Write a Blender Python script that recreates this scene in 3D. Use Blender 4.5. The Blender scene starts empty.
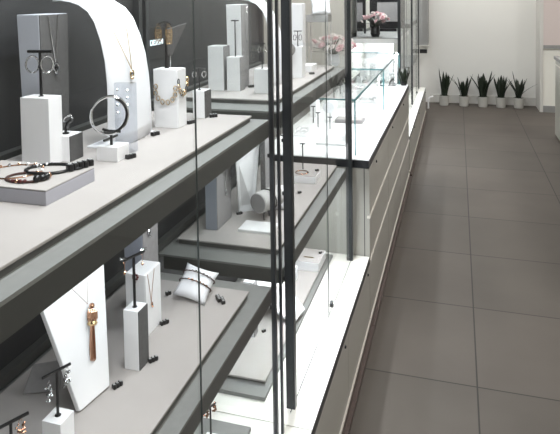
import bpy, bmesh, math, random
from mathutils import Vector, Matrix, Euler
random.seed(7)
PI = math.pi
scn = bpy.context.scene
COL = scn.collection

# ------------------------------------------------------------------ materials
def mat(name, col, rough=.5, metal=0., noise=0., nscale=40., bump=0., emit=None, estr=0., spec=.5, coat=0.):
    m = bpy.data.materials.new(name); m.use_nodes = True
    nt = m.node_tree; b = nt.nodes['Principled BSDF']
    b.inputs['Base Color'].default_value = (*col, 1)
    b.inputs['Roughness'].default_value = rough
    b.inputs['Metallic'].default_value = metal
    b.inputs['Specular IOR Level'].default_value = spec
    if coat: b.inputs['Coat Weight'].default_value = coat
    if emit:
        b.inputs['Emission Color'].default_value = (*emit, 1)
        b.inputs['Emission Strength'].default_value = estr
    tc = nt.nodes.new('ShaderNodeTexCoord')
    nz = nt.nodes.new('ShaderNodeTexNoise'); nz.inputs['Scale'].default_value = nscale
    nz.inputs['Detail'].default_value = 6
    nt.links.new(tc.outputs['Object'], nz.inputs['Vector'])
    if noise:
        mr = nt.nodes.new('ShaderNodeMapRange')
        mr.inputs[3].default_value = 1 - noise; mr.inputs[4].default_value = 1 + noise
        mx = nt.nodes.new('ShaderNodeVectorMath'); mx.operation = 'SCALE'
        mx.inputs[0].default_value = col
        nt.links.new(nz.outputs['Fac'], mr.inputs[0]); nt.links.new(mr.outputs[0], mx.inputs['Scale'])
        nt.links.new(mx.outputs[0], b.inputs['Base Color'])
    if bump:
        bp = nt.nodes.new('ShaderNodeBump'); bp.inputs['Strength'].default_value = bump
        bp.inputs['Distance'].default_value = .002
        nt.links.new(nz.outputs['Fac'], bp.inputs['Height']); nt.links.new(bp.outputs[0], b.inputs['Normal'])
    return m

def glass_mat(name, tint, base=.012, refl=.42):
    m = bpy.data.materials.new(name); m.use_nodes = True
    nt = m.node_tree; nt.nodes.clear()
    out = nt.nodes.new('ShaderNodeOutputMaterial'); mix = nt.nodes.new('ShaderNodeMixShader')
    tr = nt.nodes.new('ShaderNodeBsdfTransparent'); tr.inputs[0].default_value = (*tint, 1)
    gl = nt.nodes.new('ShaderNodeBsdfGlossy'); gl.inputs['Roughness'].default_value = .0
    lw = nt.nodes.new('ShaderNodeLayerWeight'); lw.inputs['Blend'].default_value = .5
    pw = nt.nodes.new('ShaderNodeMath'); pw.operation = 'POWER'; pw.inputs[1].default_value = 5
    ma = nt.nodes.new('ShaderNodeMath'); ma.operation = 'MULTIPLY_ADD'; ma.inputs[1].default_value = refl; ma.inputs[2].default_value = base
    L = nt.links.new
    L(lw.outputs['Facing'], pw.inputs[0]); L(pw.outputs[0], ma.inputs[0]); L(ma.outputs[0], mix.inputs[0])
    L(tr.outputs[0], mix.inputs[1]); L(gl.outputs[0], mix.inputs[2]); L(mix.outputs[0], out.inputs[0])
    return m

M = {}
M['white'] = mat('white_lacquer', (.84, .84, .85), .35, noise=.02)
M['leather'] = mat('white_leatherette', (.80, .81, .84), .45, noise=.03, nscale=200, bump=.1)
M['cream'] = mat('cream_lacquer', (.86, .85, .79), .3, noise=.02)
M['felt'] = mat('greige_microfibre', (.40, .375, .36), .95, noise=.10, nscale=9, bump=.1, spec=.1)
M['feltedge'] = mat('mat_edge_board', (.085, .085, .08), .8, noise=.05)
M['shelf'] = mat('grey_stone_shelf', (.205, .208, .200), .55, noise=.10, nscale=60)
M['shelfdark'] = mat('dark_bronze_fascia', (.055, .056, .053), .4, noise=.05)
M['fabric'] = mat('charcoal_velvet', (.10, .098, .098), .9, noise=.25, nscale=120, bump=.3, spec=.2)
M['fabricmid'] = mat('grey_suede', (.26, .25, .25), .9, noise=.15, nscale=90, bump=.2, spec=.2)
M['bluegrey'] = mat('blue_grey_lacquer', (.30, .32, .37), .5, noise=.04)
M['back'] = mat('charcoal_back_board', (.014, .0145, .016), .6, noise=.15, nscale=12)
M['post'] = mat('dark_anodised_metal', (.045, .048, .052), .35, .6, noise=.05)
M['black'] = mat('black_acrylic', (.006, .006, .007), .3)
M['silver'] = mat('polished_silver', (.75, .76, .78), .12, 1., noise=.05)
M['gold'] = mat('yellow_gold', (.72, .52, .28), .18, 1., noise=.05)
M['rose'] = mat('rose_gold', (.62, .36, .24), .2, 1., noise=.08)
M['cord'] = mat('brown_leather_cord', (.06, .025, .02), .6, noise=.2)
M['red'] = mat('dark_red_bead', (.10, .02, .02), .3)
M['panel'] = mat('grey_beige_back_painted_glass', (.42, .41, .375), .28, noise=.04, nscale=3)
M['plinth'] = mat('brown_plinth', (.085, .06, .052), .5, noise=.2)
M['trim'] = mat('cream_metal_trim', (.75, .72, .66), .35)
M['glass'] = glass_mat('clear_glass', (.985, .99, .987))
M['acrylic'] = glass_mat('clear_acrylic', (.90, .92, .95), .08, .8)
M['edge'] = mat('teal_glass_edge', (.08, .26, .28), .2)
M['gedge'] = mat('dark_glass_edge', (.05, .06, .06), .2)
M['wall'] = mat('off_white_paint', (.78, .775, .75), .6, noise=.02, nscale=2)
M['base'] = mat('skirting_paint', (.62, .61, .58), .5, noise=.02)
M['pink'] = mat('pinkish_grey_panel', (.62, .54, .52), .6, noise=.03)
M['grey'] = mat('mid_grey_paint', (.28, .28, .275), .6, noise=.03)
M['dgrey'] = mat('dark_grey_panel', (.05, .05, .05), .5, noise=.1)
M['mirror'] = mat('mirror', (.55, .56, .58), .03, 1.)
M['leaf'] = mat('dark_green_leaf', (.016, .024, .014), .45, noise=.5, nscale=60)
M['leafedge'] = mat('pale_green_leaf', (.045, .06, .03), .45, noise=.3, nscale=60)
M['pot'] = mat('white_ceramic_pot', (.46, .45, .42), .4, noise=.05)
M['soil'] = mat('potting_soil', (.03, .02, .015), .95, noise=.4, nscale=200)
M['petal'] = mat('pink_petal', (.76, .50, .53), .6, noise=.15, nscale=100)
M['petalw'] = mat('white_petal', (.80, .74, .72), .6, noise=.08, nscale=100)
M['vase'] = mat('pale_ceramic_vase', (.55, .56, .58), .25, noise=.03)
M['rollgrey'] = mat('light_grey_suede', (.45, .44, .43), .9, noise=.1, nscale=90, bump=.2, spec=.2)
M['pale'] = mat('pale_grey_lacquer', (.46, .48, .53), .5, noise=.04)
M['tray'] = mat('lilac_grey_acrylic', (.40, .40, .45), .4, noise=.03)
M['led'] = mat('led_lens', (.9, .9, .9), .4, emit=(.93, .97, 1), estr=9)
M['sign'] = mat('reflected_letters', (.8, .9, 1), .4, emit=(.75, .9, 1), estr=1.4)  # emission imitates lettering reflected in the glass
M['lampbody'] = mat('white_lamp_housing', (.7, .7, .7), .4)
M['digit'] = mat('white_print', (.6, .6, .6), .5)

def floor_material():
    m = bpy.data.materials.new('dark_grey_floor_tiles'); m.use_nodes = True
    nt = m.node_tree; b = nt.nodes['Principled BSDF']; L = nt.links.new
    tc = nt.nodes.new('ShaderNodeTexCoord'); mp = nt.nodes.new('ShaderNodeMapping')
    mp.inputs['Location'].default_value = (-.075 + 6.6, -2.49 + 6.4, 0)
    L(tc.outputs['Object'], mp.inputs[0])
    br = nt.nodes.new('ShaderNodeTexBrick'); br.offset = 0; br.squash = 1
    br.inputs['Scale'].default_value = 1; br.inputs['Mortar Size'].default_value = .004
    br.inputs['Mortar Smooth'].default_value = .4
    br.inputs['Brick Width'].default_value = .66; br.inputs['Row Height'].default_value = .64
    br.inputs['Color1'].default_value = (.104, .090, .079, 1); br.inputs['Color2'].default_value = (.092, .081, .071, 1)
    br.inputs['Mortar'].default_value = (.035, .032, .03, 1)
    L(mp.outputs[0], br.inputs['Vector'])
    n = nt.nodes.new('ShaderNodeTexNoise'); n.inputs['Scale'].default_value = 1.7; n.inputs['Detail'].default_value = 8
    L(tc.outputs['Object'], n.inputs['Vector'])
    mr = nt.nodes.new('ShaderNodeMapRange'); mr.inputs[3].default_value = .72; mr.inputs[4].default_value = 1.28
    L(n.outputs['Fac'], mr.inputs[0])
    vm = nt.nodes.new('ShaderNodeVectorMath'); vm.operation = 'SCALE'
    L(br.outputs['Color'], vm.inputs[0]); L(mr.outputs[0], vm.inputs['Scale']); L(vm.outputs[0], b.inputs['Base Color'])
    b.inputs['Roughness'].default_value = .5; b.inputs['Specular IOR Level'].default_value = .15
    return m
M['floor'] = floor_material()

# ------------------------------------------------------------------ mesh tools
class MB:
    """collects shapes; every shape is in the frame of the object being built"""
    def __init__(s): s.bm = bmesh.new(); s.mats = []
    def _mi(s, m):
        if m is None: return 0
        if m not in s.mats: s.mats.append(m)
        return s.mats.index(m)
    def _fin(s, vs, mtx, m):
        if mtx is not None: bmesh.ops.transform(s.bm, matrix=mtx, verts=vs)
        mi = s._mi(m)
        fs = set(f for v in vs for f in v.link_faces)
        for f in fs: f.material_index = mi
    def box(s, x0, y0, z0, x1, y1, z1, mtx=None, m=None, bev=0.):
        r = bmesh.ops.create_cube(s.bm, size=1)
        vs = r['verts']
        for v in vs:
            v.co = Vector(((x0 + x1) / 2 + v.co.x * (x1 - x0), (y0 + y1) / 2 + v.co.y * (y1 - y0), (z0 + z1) / 2 + v.co.z * (z1 - z0)))
        if bev:
            es = list(set(e for v in vs for e in v.link_edges))
            rr = bmesh.ops.bevel(s.bm, geom=es, offset=bev, segments=2, affect='EDGES', profile=.6)
            vs = list(set(v for f in rr['faces'] for v in f.verts) | set(v for v in vs if v.is_valid))
        s._fin(vs, mtx, m); return s
    def face_mat(s, test, m):
        mi = s._mi(m)
        s.bm.normal_update()
        for f in s.bm.faces:
            if test(f.normal, f.calc_center_median()): f.material_index = mi
        return s
    def tube(s, pts, r, n=8, closed=False, mtx=None, m=None, cap=True):
        pts = [Vector(p) for p in pts]; N = len(pts); rings = []; allv = []
        up = None
        for i, p in enumerate(pts):
            a = pts[(i - 1) % N] if (closed or i) else p; b = pts[(i + 1) % N] if (closed or i < N - 1) else p
            t = (b - a).normalized()
            if up is None:
                up = t.orthogonal().normalized()
            else:
                up = (up - t * up.dot(t))
                up = up.normalized() if up.length > 1e-6 else t.orthogonal().normalized()
            sd = t.cross(up); rr = r[i] if isinstance(r, (list, tuple)) else r
            ring = [s.bm.verts.new(p + (up * math.cos(k * 2 * PI / n) + sd * math.sin(k * 2 * PI / n)) * rr) for k in range(n)]
            rings.append(ring); allv += ring
        for i in range(N if closed else N - 1):
            A, B = rings[i], rings[(i + 1) % N]
            for k in range(n): s.bm.faces.new((A[k], A[(k + 1) % n], B[(k + 1) % n], B[k]))
        if cap and not closed:
            s.bm.faces.new(rings[0][::-1]); s.bm.faces.new(rings[-1])
        s._fin(allv, mtx, m); return s
    def ring(s, c, R, r, axis='z', n=28, k=8, sx=1., mtx=None, m=None, a0=0, a1=2 * PI):
        full = abs(a1 - a0 - 2 * PI) < 1e-6; pts = []
        for i in range(n if full else n + 1):
            a = a0 + (a1 - a0) * i / n; u, v = R * math.cos(a) * sx, R * math.sin(a)
            pts.append(Vector(c) + Vector({'z': (u, v, 0), 'y': (u, 0, v), 'x': (0, u, v)}[axis]))
        return s.tube(pts, r, k, closed=full, mtx=mtx, m=m)
    def lathe(s, prof, n=24, mtx=None, m=None):
        rings = []; allv = []
        for r, z in prof:
            ring = [s.bm.verts.new((r * math.cos(k * 2 * PI / n), r * math.sin(k * 2 * PI / n), z)) for k in range(n)]
            rings.append(ring); allv += ring
        for A, B in zip(rings, rings[1:]):
            for k in range(n): s.bm.faces.new((A[k], A[(k + 1) % n], B[(k + 1) % n], B[k]))
        s.bm.faces.new(rings[0][::-1]); s.bm.faces.new(rings[-1])
        s._fin(allv, mtx, m); return s
    def ball(s, c, r, m=None, sub=2, sc=(1, 1, 1), mtx=None):
        q = bmesh.ops.create_icosphere(s.bm, subdivisions=sub, radius=r)
        for v in q['verts']: v.co = Vector((v.co.x * sc[0], v.co.y * sc[1], v.co.z * sc[2])) + Vector(c)
        s._fin(q['verts'], mtx, m); return s
    def hull(s, bottom, top, m=None, bev=0., mtx=None):
        """solid between two equal-length loops"""
        A = [s.bm.verts.new(p) for p in bottom]; B = [s.bm.verts.new(p) for p in top]; n = len(A)
        s.bm.faces.new(A[::-1]); s.bm.faces.new(B)
        for k in range(n): s.bm.faces.new((A[k], A[(k + 1) % n], B[(k + 1) % n], B[k]))
        vs = A + B
        if bev:
            es = list(set(e for v in vs for e in v.link_edges))
            rr = bmesh.ops.bevel(s.bm, geom=es, offset=bev, segments=3, affect='EDGES', profile=.5)
            vs = list(set(v for f in rr['faces'] for v in f.verts) | set(v for v in vs if v.is_valid))
        s._fin(vs, mtx, m); return s
    def build(s, name, m, parent=None, loc=(0, 0, 0), rot=(0, 0, 0), smooth=False):
        bmesh.ops.recalc_face_normals(s.bm, faces=s.bm.faces)
        me = bpy.data.meshes.new(name)
        if smooth:
            for f in s.bm.faces: f.smooth = True
        s.bm.to_mesh(me); s.bm.free()
        mm = [m] + [k for k in s.mats if k is not None and k is not m] if s.mats and s.mats[0] is not m and m is not None else (s.mats or [m])
        # indices refer to s.mats; keep the order
        order = s.mats if s.mats else [m]
        for k in order: me.materials.append(k)
        o = bpy.data.objects.new(name, me); COL.objects.link(o)
        if parent is not None: o.parent = parent
        o.location = loc; o.rotation_euler = rot
        return o

def tag(o, label=None, cat=None, group=None, kind=None):
    if label: o['label'] = label
    if cat: o['category'] = cat
    if group: o['group'] = group
    if kind: o['kind'] = kind
    return o
def empty(name, loc, rot=(0, 0, 0), label=None, cat=None, group=None):
    o = bpy.data.objects.new(name, None); o.empty_display_size = .05; COL.objects.link(o)
    o.location = loc; o.rotation_euler = rot
    return tag(o, label, cat, group)
def copy_tree(o, parent=None):
    c = o.copy(); COL.objects.link(c); c.parent = parent
    for ch in list(o.children): copy_tree(ch, c)
    return c
def mb(m): b = MB(); b._mi(m); return b

# ------------------------------------------------------------------ room
def struct(name, b, m, **k): o = b.build(name, m, **k); tag(o, kind='structure'); return o
XL, XR, YN, YF, ZC = -3.2, 3.0, -1.5, 8.95, 2.8
struct('floor', mb(M['floor']).box(XL, YN, -.05, XR, YF, 0), M['floor'])
struct('ceiling', mb(M['wall']).box(XL, YN, ZC, XR, YF, ZC + .1), M['wall'])
struct('wall_back', mb(M['wall']).box(XL - .1, YF, 0, XR + .1, YF + .1, ZC), M['wall'])
struct('wall_left', mb(M['wall']).box(XL - .1, YN, 0, XL, YF, ZC), M['wall'])
struct('wall_right', mb(M['wall']).box(XR, YN, 0, XR + .1, YF, ZC), M['wall'])
struct('wall_front', mb(M['wall']).box(XL - .1, YN - .1, 0, XR + .1, YN, ZC), M['wall'])
struct('baseboard_back', mb(M['base']).box(-.38, YF - .015, 0, 1.04, YF, .115, bev=.003), M['base'])
# pier at the right end of the back wall: cream below, pinkish board above a dark rail
struct('wall_pier', mb(M['cream']).box(1.075, 8.52, 0, 2.0, YF, .84), M['cream'])
struct('trim_1', mb(M['base']).box(1.035, 8.50, .0, 1.075, YF, ZC, bev=.004), M['base'])
struct('trim_2', mb(M['grey']).box(1.075, 8.49, .84, 2.0, 8.53, .885), M['grey'])
struct('wall_pier_board', mb(M['pink']).box(1.075, 8.50, .885, 2.0, YF, ZC), M['pink'])
struct('baseboard_pier', mb(M['grey']).box(1.076, 8.50, 0, 2.0, 8.52, .085), M['grey'])

# ------------------------------------------------------------------ tall display cabinets
XF, XG, XB = -.40, -.478, -.927      # front of base, glass plane, back board
ZL, ZU, ZW, ZD = .35, 1.252, .778, .357
TOP = 2.25
def cabinet(Y0, label, back_m, inner_posts, LEN=1.18, ZU=ZU, FM='shelfdark'):
    r = empty('display_cabinet', ((XF + XB) / 2, Y0 + .59, 0), label=label, cat='display cabinet', group='tall glass display cabinets along the aisle')
    ox, oy = r.location.x, r.location.y; Y1 = Y0 + LEN
    def P(name, m, *bx, bev=0.):
        b = mb(m)
        for q in bx: b.box(q[0] - ox, q[1] - oy, q[2], q[3] - ox, q[4] - oy, q[5], bev=bev)
        return b.build(name, m, r)
    P('base_cabinet', M['panel'], (XB - .02, Y0 + .002, .05, XF - .012, Y1 - .002, ZL - .02))
    P('plinth', M['plinth'], (XB, Y0, 0, XF + .022, Y1, .018), (XB, Y0, .018, XF + .006, Y1, .036))
    P('floor_trim', M['trim'], (XF - .012, Y0, .036, XF + .004, Y1, .048))
    mid = (Y0 + Y1) / 2
    for a, b_ in ((Y0 + .003, mid - .001), (mid + .001, Y1 - .003)):
        d = P('door_panel', M['panel'], (XF - .011, a, .052, XF, b_, ZL - .036))
        kb = MB(); kb._mi(M['post']); kb.lathe([(.006, 0), (.006, .004), (.004, .006)], 12, Matrix.Translation((XF - ox, (b_ - .07 if a < mid - .1 else b_ - .07) - oy, ZL - .055)) @ Matrix.Rotation(PI / 2, 4, 'Y'))
        kb.build('lock', M['post'], d)
    P('ledge_shadow_strip', M['post'], (XF - .02, Y0 + .001, ZL - .034, XF, Y1 - .001, ZL - .003))  # dark strip modelled for the shadow line under the ledge
    P('ledge', M['cream'], (XB, Y0 + .002, ZL - .0029, XF - .001, Y1 - .002, ZL))
    P('deck', M['shelf'], (XB + .01, Y0 + .08, ZL, XG - .09, Y1 - .05, ZL + .012))
    P('back_panel', back_m, (XB - .02, Y0 + .002, ZL, XB, Y1 - .002, TOP))
    P('back_skirting', M['shelfdark'], (XB, Y0 + .04, ZW + .012, XB + .022, Y1 - .04, ZW + .035), (XB, Y0 + .04, ZU, XB + .022, Y1 - .04, ZU + .022))
    P('top_box', M['dgrey'], (XB - .02, Y0 + .002, TOP, XG + .03, Y1 - .002, TOP + .14))
    for z, t, nm in ((ZU, .048, 'upper_shelf'), (ZW, .046, 'lower_shelf')):
        s = P(nm, M['shelf'], (XB + .001, Y0 + .07, z - .006, XG - .024, Y1 - .045, z))
        b = mb(M[FM]); b.box(XG - .040 - ox, Y0 + .07 - oy, z - t, XG - .024 - ox, Y1 - .045 - oy, z - .006)
        b.box(XB + .03 - ox, Y0 + .07 - oy, z - t, XG - .041 - ox, Y0 + .086 - oy, z - .006)
        b.box(XB + .03 - ox, Y1 - .061 - oy, z - t, XG - .041 - ox, Y1 - .045 - oy, z - .006)
        b.build('fascia', M[FM], s)
    for (y, w, d0, d1) in inner_posts:
        P('post', M['post'], (XG - d0, y - w / 2, ZL, XG + d1, y + w / 2, TOP))
    for (y, w, dpt) in ((Y0 + .02, .02, .02), (Y1 - .02, .02, .02)):
        P('rear_post', M['post'], (XB, y - .01, ZL, XB + .02, y + .01, TOP))
    # two sliding panes, the near one in front
    for k, (a, b_) in enumerate(((Y0 + .06, mid + .002), (mid + .005, Y1 - .07))):
        x = XG + (.004 if k == 0 else -.002)
        g = P('glass_door', M['glass'], (x - .002, a, ZL + .01, x + .002, b_, TOP))
        if k == 1: ye = b_
        else: ye = b_
        b = mb(M['gedge'])
        b.box(x - .0015 - ox, ye - .001 - oy, ZL + .01, x + .0015 - ox, ye + .001 - oy, TOP)
        b.build('pane_edge', M['gedge'], g)
        if k == 1:
            b = mb(M['silver']); T = Matrix.Translation((x + .006 - ox, mid + .05 - oy, ZL + .035)) @ Matrix.Rotation(PI / 2, 4, 'Y')
            b.lathe([(.013, -.004), (.013, .006), (.010, .009)], 16, T, M['black']); b.lathe([(.006, .009), (.006, .0105)], 10, T, M['silver'])
            b.build('lock', M['silver'], g)
    P('door_track', M['silver'], (XG - .001, Y0 + .05, ZL, XG + .001, Y1 - .05, ZL + .004))
    for y in (Y0 + .035, Y1 - .012):
        P('side_glass', M['glass'], (XB + .01, y - .003, ZL + .001, XG - .014, y + .003, TOP))
    # lamp rails (real fittings that light the shelves)
    for (x, z) in ((XG - .05, TOP - .02), (XG - .06, ZU - .052), (XG - .06, ZW - .05)):
        P('lamp_rail', M['lampbody'], (x - .012, Y0 + .12, z, x + .012, Y1 - .1, z + .008))
    # hinges / door bumpers on the posts
    if LEN < 1.2:
        for z in (.74, 1.0, 1.16):
            P('hinge_pin', M['black'], (XG - inner_posts[0][2] - .006, inner_posts[0][0] - .004, z, XG - inner_posts[0][2], inner_posts[0][0] + .004, z + .01))
    return r

cabinet(.44, 'tall glass display cabinet nearest the camera, holding the tasselled necklace board', M['back'], [(1.53, .012, .008, .004), (1.588, .010, .004, .003)])
cabinet(1.62, 'tall glass display cabinet between the nearest one and the low white counter', M['back'], [(1.70, .022, .018, .009), (2.742, .020, .020, .008)])
cabinet(5.27, 'tall glass display cabinet right beyond the low counter, pink flowers inside', M['cream'], [(5.30, .03, .02, .006), (5.75, .03, .012, .004)], 1.40, 1.20, 'white')
far_cabinet = cabinet(6.68, 'farthest tall glass display cabinet, beside the row of plants', M['cream'], [(6.80, .03, .016, .004), (7.93, .03, .012, .004)], 1.38)

# ------------------------------------------------------------------ low counter
def counter():
    Y0, Y1 = 2.804, 5.22
    r = empty('sales_counter', (-.66, 4.0, 0), label='low grey-beige counter with brightly lit white top, carrying glass cases', cat='counter')
    ox, oy = -.66, 4.0
    def P(name, m, *bx, parent=r, bev=0.):
        b = mb(m)
        for q in bx: b.box(q[0] - ox, q[1] - oy, q[2], q[3] - ox, q[4] - oy, q[5], bev=bev)
        return b.build(name, m, parent)
    P('body', M['panel'], (XB - .02, Y0, .05, XF - .012, Y1, .77))
    P('end_stile', M['post'], (-.425, Y0 - .002, .05, -.422, Y0, .77))
    P('plinth', M['plinth'], (XB, Y0, 0, XF + .022, Y1, .018), (XB, Y0, .018, XF + .006, Y1, .036))
    P('floor_trim', M['trim'], (XF - .012, Y0, .036, XF + .004, Y1, .048))
    P('top_band', M['post'], (XB - .02, Y0 - .003, .772, XF, Y1, .808))
    P('counter_top', M['white'], (XB - .02, Y0 - .0, .808, XF - .003, Y1, .812))
    P('joint_line', M['grey'], (-.4475, Y0, .8121, -.4455, Y1, .8126))
    n = 3; w = (Y1 - Y0) / n
    for i in range(n):
        a, b_ = Y0 + i * w + .002, Y0 + (i + 1) * w - .002
        for z0, z1 in ((.545, .768), (.335, .53), (.055, .32)):
            d = P('drawer_front', M['panel'], (XF - .012, a, z0, XF, b_, z1))
            if z0 > .5:
                b = mb(M['post']); b.lathe([(.007, 0), (.007, .004), (.004, .006)], 12, Matrix.Translation((XF - ox, a + .25 - oy, z1 - .03)) @ Matrix.Rotation(PI / 2, 4, 'Y'))
                b.build('lock', M['post'], d)
    for z in (.531, .321):
        P('finger_rail', M['trim'], (XF - .012, Y0, z, XF + .004, Y1, z + .013))
counter()

def glass_case(Y0, Y1, label):
    r = empty('glass_case', (-.70, (Y0 + Y1) / 2, .812), label=label, cat='glass case', group='glass cases on the low counter')
    ox, oy, oz = -.70, (Y0 + Y1) / 2, .812; X0, X1, Z1 = -.92, -.474, 1.085
    def P(name, m, *bx):
        b = mb(m)
        for q in bx: b.box(q[0] - ox, q[1] - oy, q[2] - oz, q[3] - ox, q[4] - oy, q[5] - oz)
        return b.build(name, m, r)
    t = .006
    P('top_pane', M['glass'], (X0, Y0, Z1 - t, X1, Y1, Z1))
    P('front_pane', M['glass'], (X1 - t, Y0 + t, .8125, X1, Y1 - t, Z1 - t))
    P('rear_pane', M['glass'], (X0, Y0 + t, .8125, X0 + t, Y1 - t, Z1 - t))
    P('end_pane', M['glass'], (X0, Y0, .8125, X1, Y0 + t, Z1 - t)); P('end_pane', M['glass'], (X0, Y1 - t, .8125, X1, Y1, Z1 - t))
    e = .0050
    for q in ((X0, Y0, Z1 - e, X1, Y0 + e, Z1 + .001), (X0, Y1 - e, Z1 - e, X1, Y1, Z1 + .001), (X1 - e, Y0, Z1 - e, X1 + .001, Y1, Z1 + .001),
              (X1 - e, Y0 - .001, .8125, X1 + .001, Y0 + e, Z1), (X1 - e, Y1 - e, .8125, X1 + .001, Y1 + .001, Z1)):
        P('pane_edge', M['edge'], q)
    P('lamp_bar', M['lampbody'], (X1 - .028, Y0 + .02, Z1 - .020, X1 - .010, Y1 - .02, Z1 - .008))
    # vertical strip of round lamps at the far corner
    for k in range(9):
        b = mb(M['led']); z = .84 + k * .026
        b.ball((X1 - .03 - ox, Y1 - .03 - oy, z - oz), .0085, M['led'], 1)
        if k == 0: b.box(X1 - .034 - ox, Y1 - .026 - oy, 0, X1 - .026 - ox, Y1 - .022 - oy, .25, m=M['lampbody'])
        b.build('led', M['led'], r)
glass_case(2.868, 4.045, 'clear glass case on the low counter, nearest to the tall cabinets')
glass_case(4.055, 5.20, 'second clear glass case on the low counter, in front of the potted pink flowers')

# right island counter
r = empty('island_counter', (1.4, 5.0, 0), label='grey counter cut off by the right edge of the picture', cat='counter')
mb(M['panel']).box(-.38, -1.6, .03, .4, 2.11, .85).build('body', M['panel'], r)
mb(M['plinth']).box(-.375, -1.59, 0, .4, 2.10, .03).build('plinth', M['plinth'], r)
mb(M['grey']).box(-.395, -1.62, .85, .41, 2.13, .885, bev=.003).build('counter_top', M['grey'], r)
mb(M['trim']).box(-.384, -1.6, .79, -.380, 2.11, .80).build('trim_rail', M['trim'], r)

# ------------------------------------------------------------------ mats on the shelves
def matboard(x0, x1, y0, y1, z, t, label, group='display mats lining the cabinet shelves'):
    cx, cy = (x0 + x1) / 2, (y0 + y1) / 2
    r = empty('display_mat', (cx, cy, z), label=label, cat='display mat', group=group)
    mb(M['felt']).box(x0 - cx, y0 - cy, t - .005, x1 - cx, y1 - cy, t, bev=.0015).build('felt_cover', M['felt'], r)
    mb(M['feltedge']).box(x0 - cx + .004, y0 - cy + .004, 0, x1 - cx - .004, y1 - cy - .004, t - .005).build('core_board', M['feltedge'], r)
PU, PW, PD = 1.268, .797, .375
XP = -.541; XPB = -.89
matboard(XPB, XP, .5, 1.545, ZU, PU - ZU, 'greige felt mat on the top shelf of the nearest tall cabinet')
matboard(XPB, XP, .5, 1.50, ZW, PW - ZW, 'greige felt mat under the big tasselled necklace board')
matboard(XPB, XP, 1.79, 2.71, ZU, PU - ZU, 'greige felt mat on the top shelf of the second tall cabinet')
matboard(XPB, XP, 1.775, 2.735, ZW, PW - ZW, 'greige felt mat under the grey bracelet roll')
matboard(XPB, -.585, 1.758, 2.70, ZL + .012, PD - ZL - .012, 'greige felt mat on the bottom deck of the second tall cabinet')

# ------------------------------------------------------------------ jewellery display pieces
def pedestal(x0, x1, y0, y1, z, h, label, front='fabric', side='white', group='white pedestal blocks'):
    """block with a covered +X face"""
    cx, cy = (x0 + x1) / 2, (y0 + y1) / 2
    r = empty('pedestal_block', (cx, cy, z), label=label, cat='pedestal', group=group)
    mb(M[side]).box(x0 - cx, y0 - cy, 0, x1 - cx - (.002 if front else 0), y1 - cy, h, bev=.0012).build('block', M[side], r)
    if front:
        mb(M[front]).box(x1 - cx - .002, y0 - cy + .001, .001, x1 - cx + .0005, y1 - cy - .001, h - .001).build('front_cover', M[front], r)
    return r
def tstand(x, y, z, h, half, ang, label, r0=.0026, group='black T-shaped earring stands', barz=0, m='black'):
    r = empty('earring_stand', (x, y, z), (0, 0, ang), label=label, cat='earring stand', group=group)
    mb(M[m]).tube([(0, 0, 0), (0, 0, h)], r0, 8).build('post', M[m], r)
    mb(M[m]).tube([(-half, 0, h - barz), (half, 0, h + barz)], r0 * 1.05, 8).build('crossbar', M[m], r)
    b = mb(M[m]); b.lathe([(.0055, 0), (.0055, .001), (.003, .002)], 12); b.build('foot', M[m], r)
    return r
def earring(x, y, z, R, m, label, group, ang=0, kind='hoop'):
    r = empty('earring', (x, y, z), (0, 0, ang), label=label, cat='earring', group=group)
    b = mb(M[m]); b.ring((0, 0, 0), .0035, .0006, 'x', n=10, k=5, a0=-.5, a1=3.3); b.build('hook', M[m], r)
    if kind == 'hoop':
        b = mb(M[m]); b.ring((0, 0, -R * 1.15 - .003), R, .0018, 'x', sx=.75); b.build('hoop', M[m], r)
        b = mb(M['silver'])
        for k in range(5): b.ball((.001, R * .7 * math.cos(-.6 - k * .5), -R * 1.15 - .003 + R * math.sin(-.6 - k * .5)), .0017, sub=1)
        b.build('stones', M['silver'], r)
    elif kind == 'drop':
        b = mb(M[m]); b.tube([(0, 0, 0), (0, 0, -R)], .0006, 5); b.ball((0, 0, -R), .003, sub=1, sc=(1, 1, 1.5)); b.build('drop', M[m], r)
    elif kind == 'cluster':
        b = mb(M[m])
        for k in range(14):
            b.ball((random.uniform(-.004, .004), random.uniform(-.007, .007), -.005 - R * 2 * (k / 14) + random.uniform(-.003, .003)), random.uniform(.0018, .0034), sub=1)
        b.build('cluster', M[m], r)
    elif kind == 'lace':
        b = mb(M[m])
        for k in range(4):
            b.ring((0, 0, -.011 - k * .0095), .0080 + .0015 * math.sin(k * 1.4), .0007, 'x', n=14, k=5)
            b.ring((0, .0045, -.015 - k * .0095), .0040, .0007, 'x', n=10, k=5); b.ring((0, -.0045, -.015 - k * .0095), .0040, .0007, 'x', n=10, k=5)
        b.build('lattice', M[m], r)
    return r
PM = {}
def price_marker(x, y, z, ang, n, label, s=1.):
    r = empty('price_marker', (x, y, z), (0, 0, ang), label=label, cat='price marker', group='black price markers of small cubes')
    for k in range(n):
        if 'c' not in PM:
            c = mb(M['black']); c.box(-.0036, -.0055, 0, .0036, .0055, .0095, bev=.0025); o = c.build('cube', M['black'], r)
            d = mb(M['digit']); d.ring((0, 0, .0096), .0022, .0006, 'z', n=10, k=4, sx=.7); p = d.build('digit', M['digit'], o)
            PM['c'] = o; PM['d'] = p
        else:
            o = PM['c'].copy(); COL.objects.link(o); o.parent = r
            p = PM['d'].copy(); COL.objects.link(p); p.parent = o
        o.location = ((k - (n - 1) / 2) * .0074 * s, 0, 0); o.scale = (s, s, s)
    return r
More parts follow.
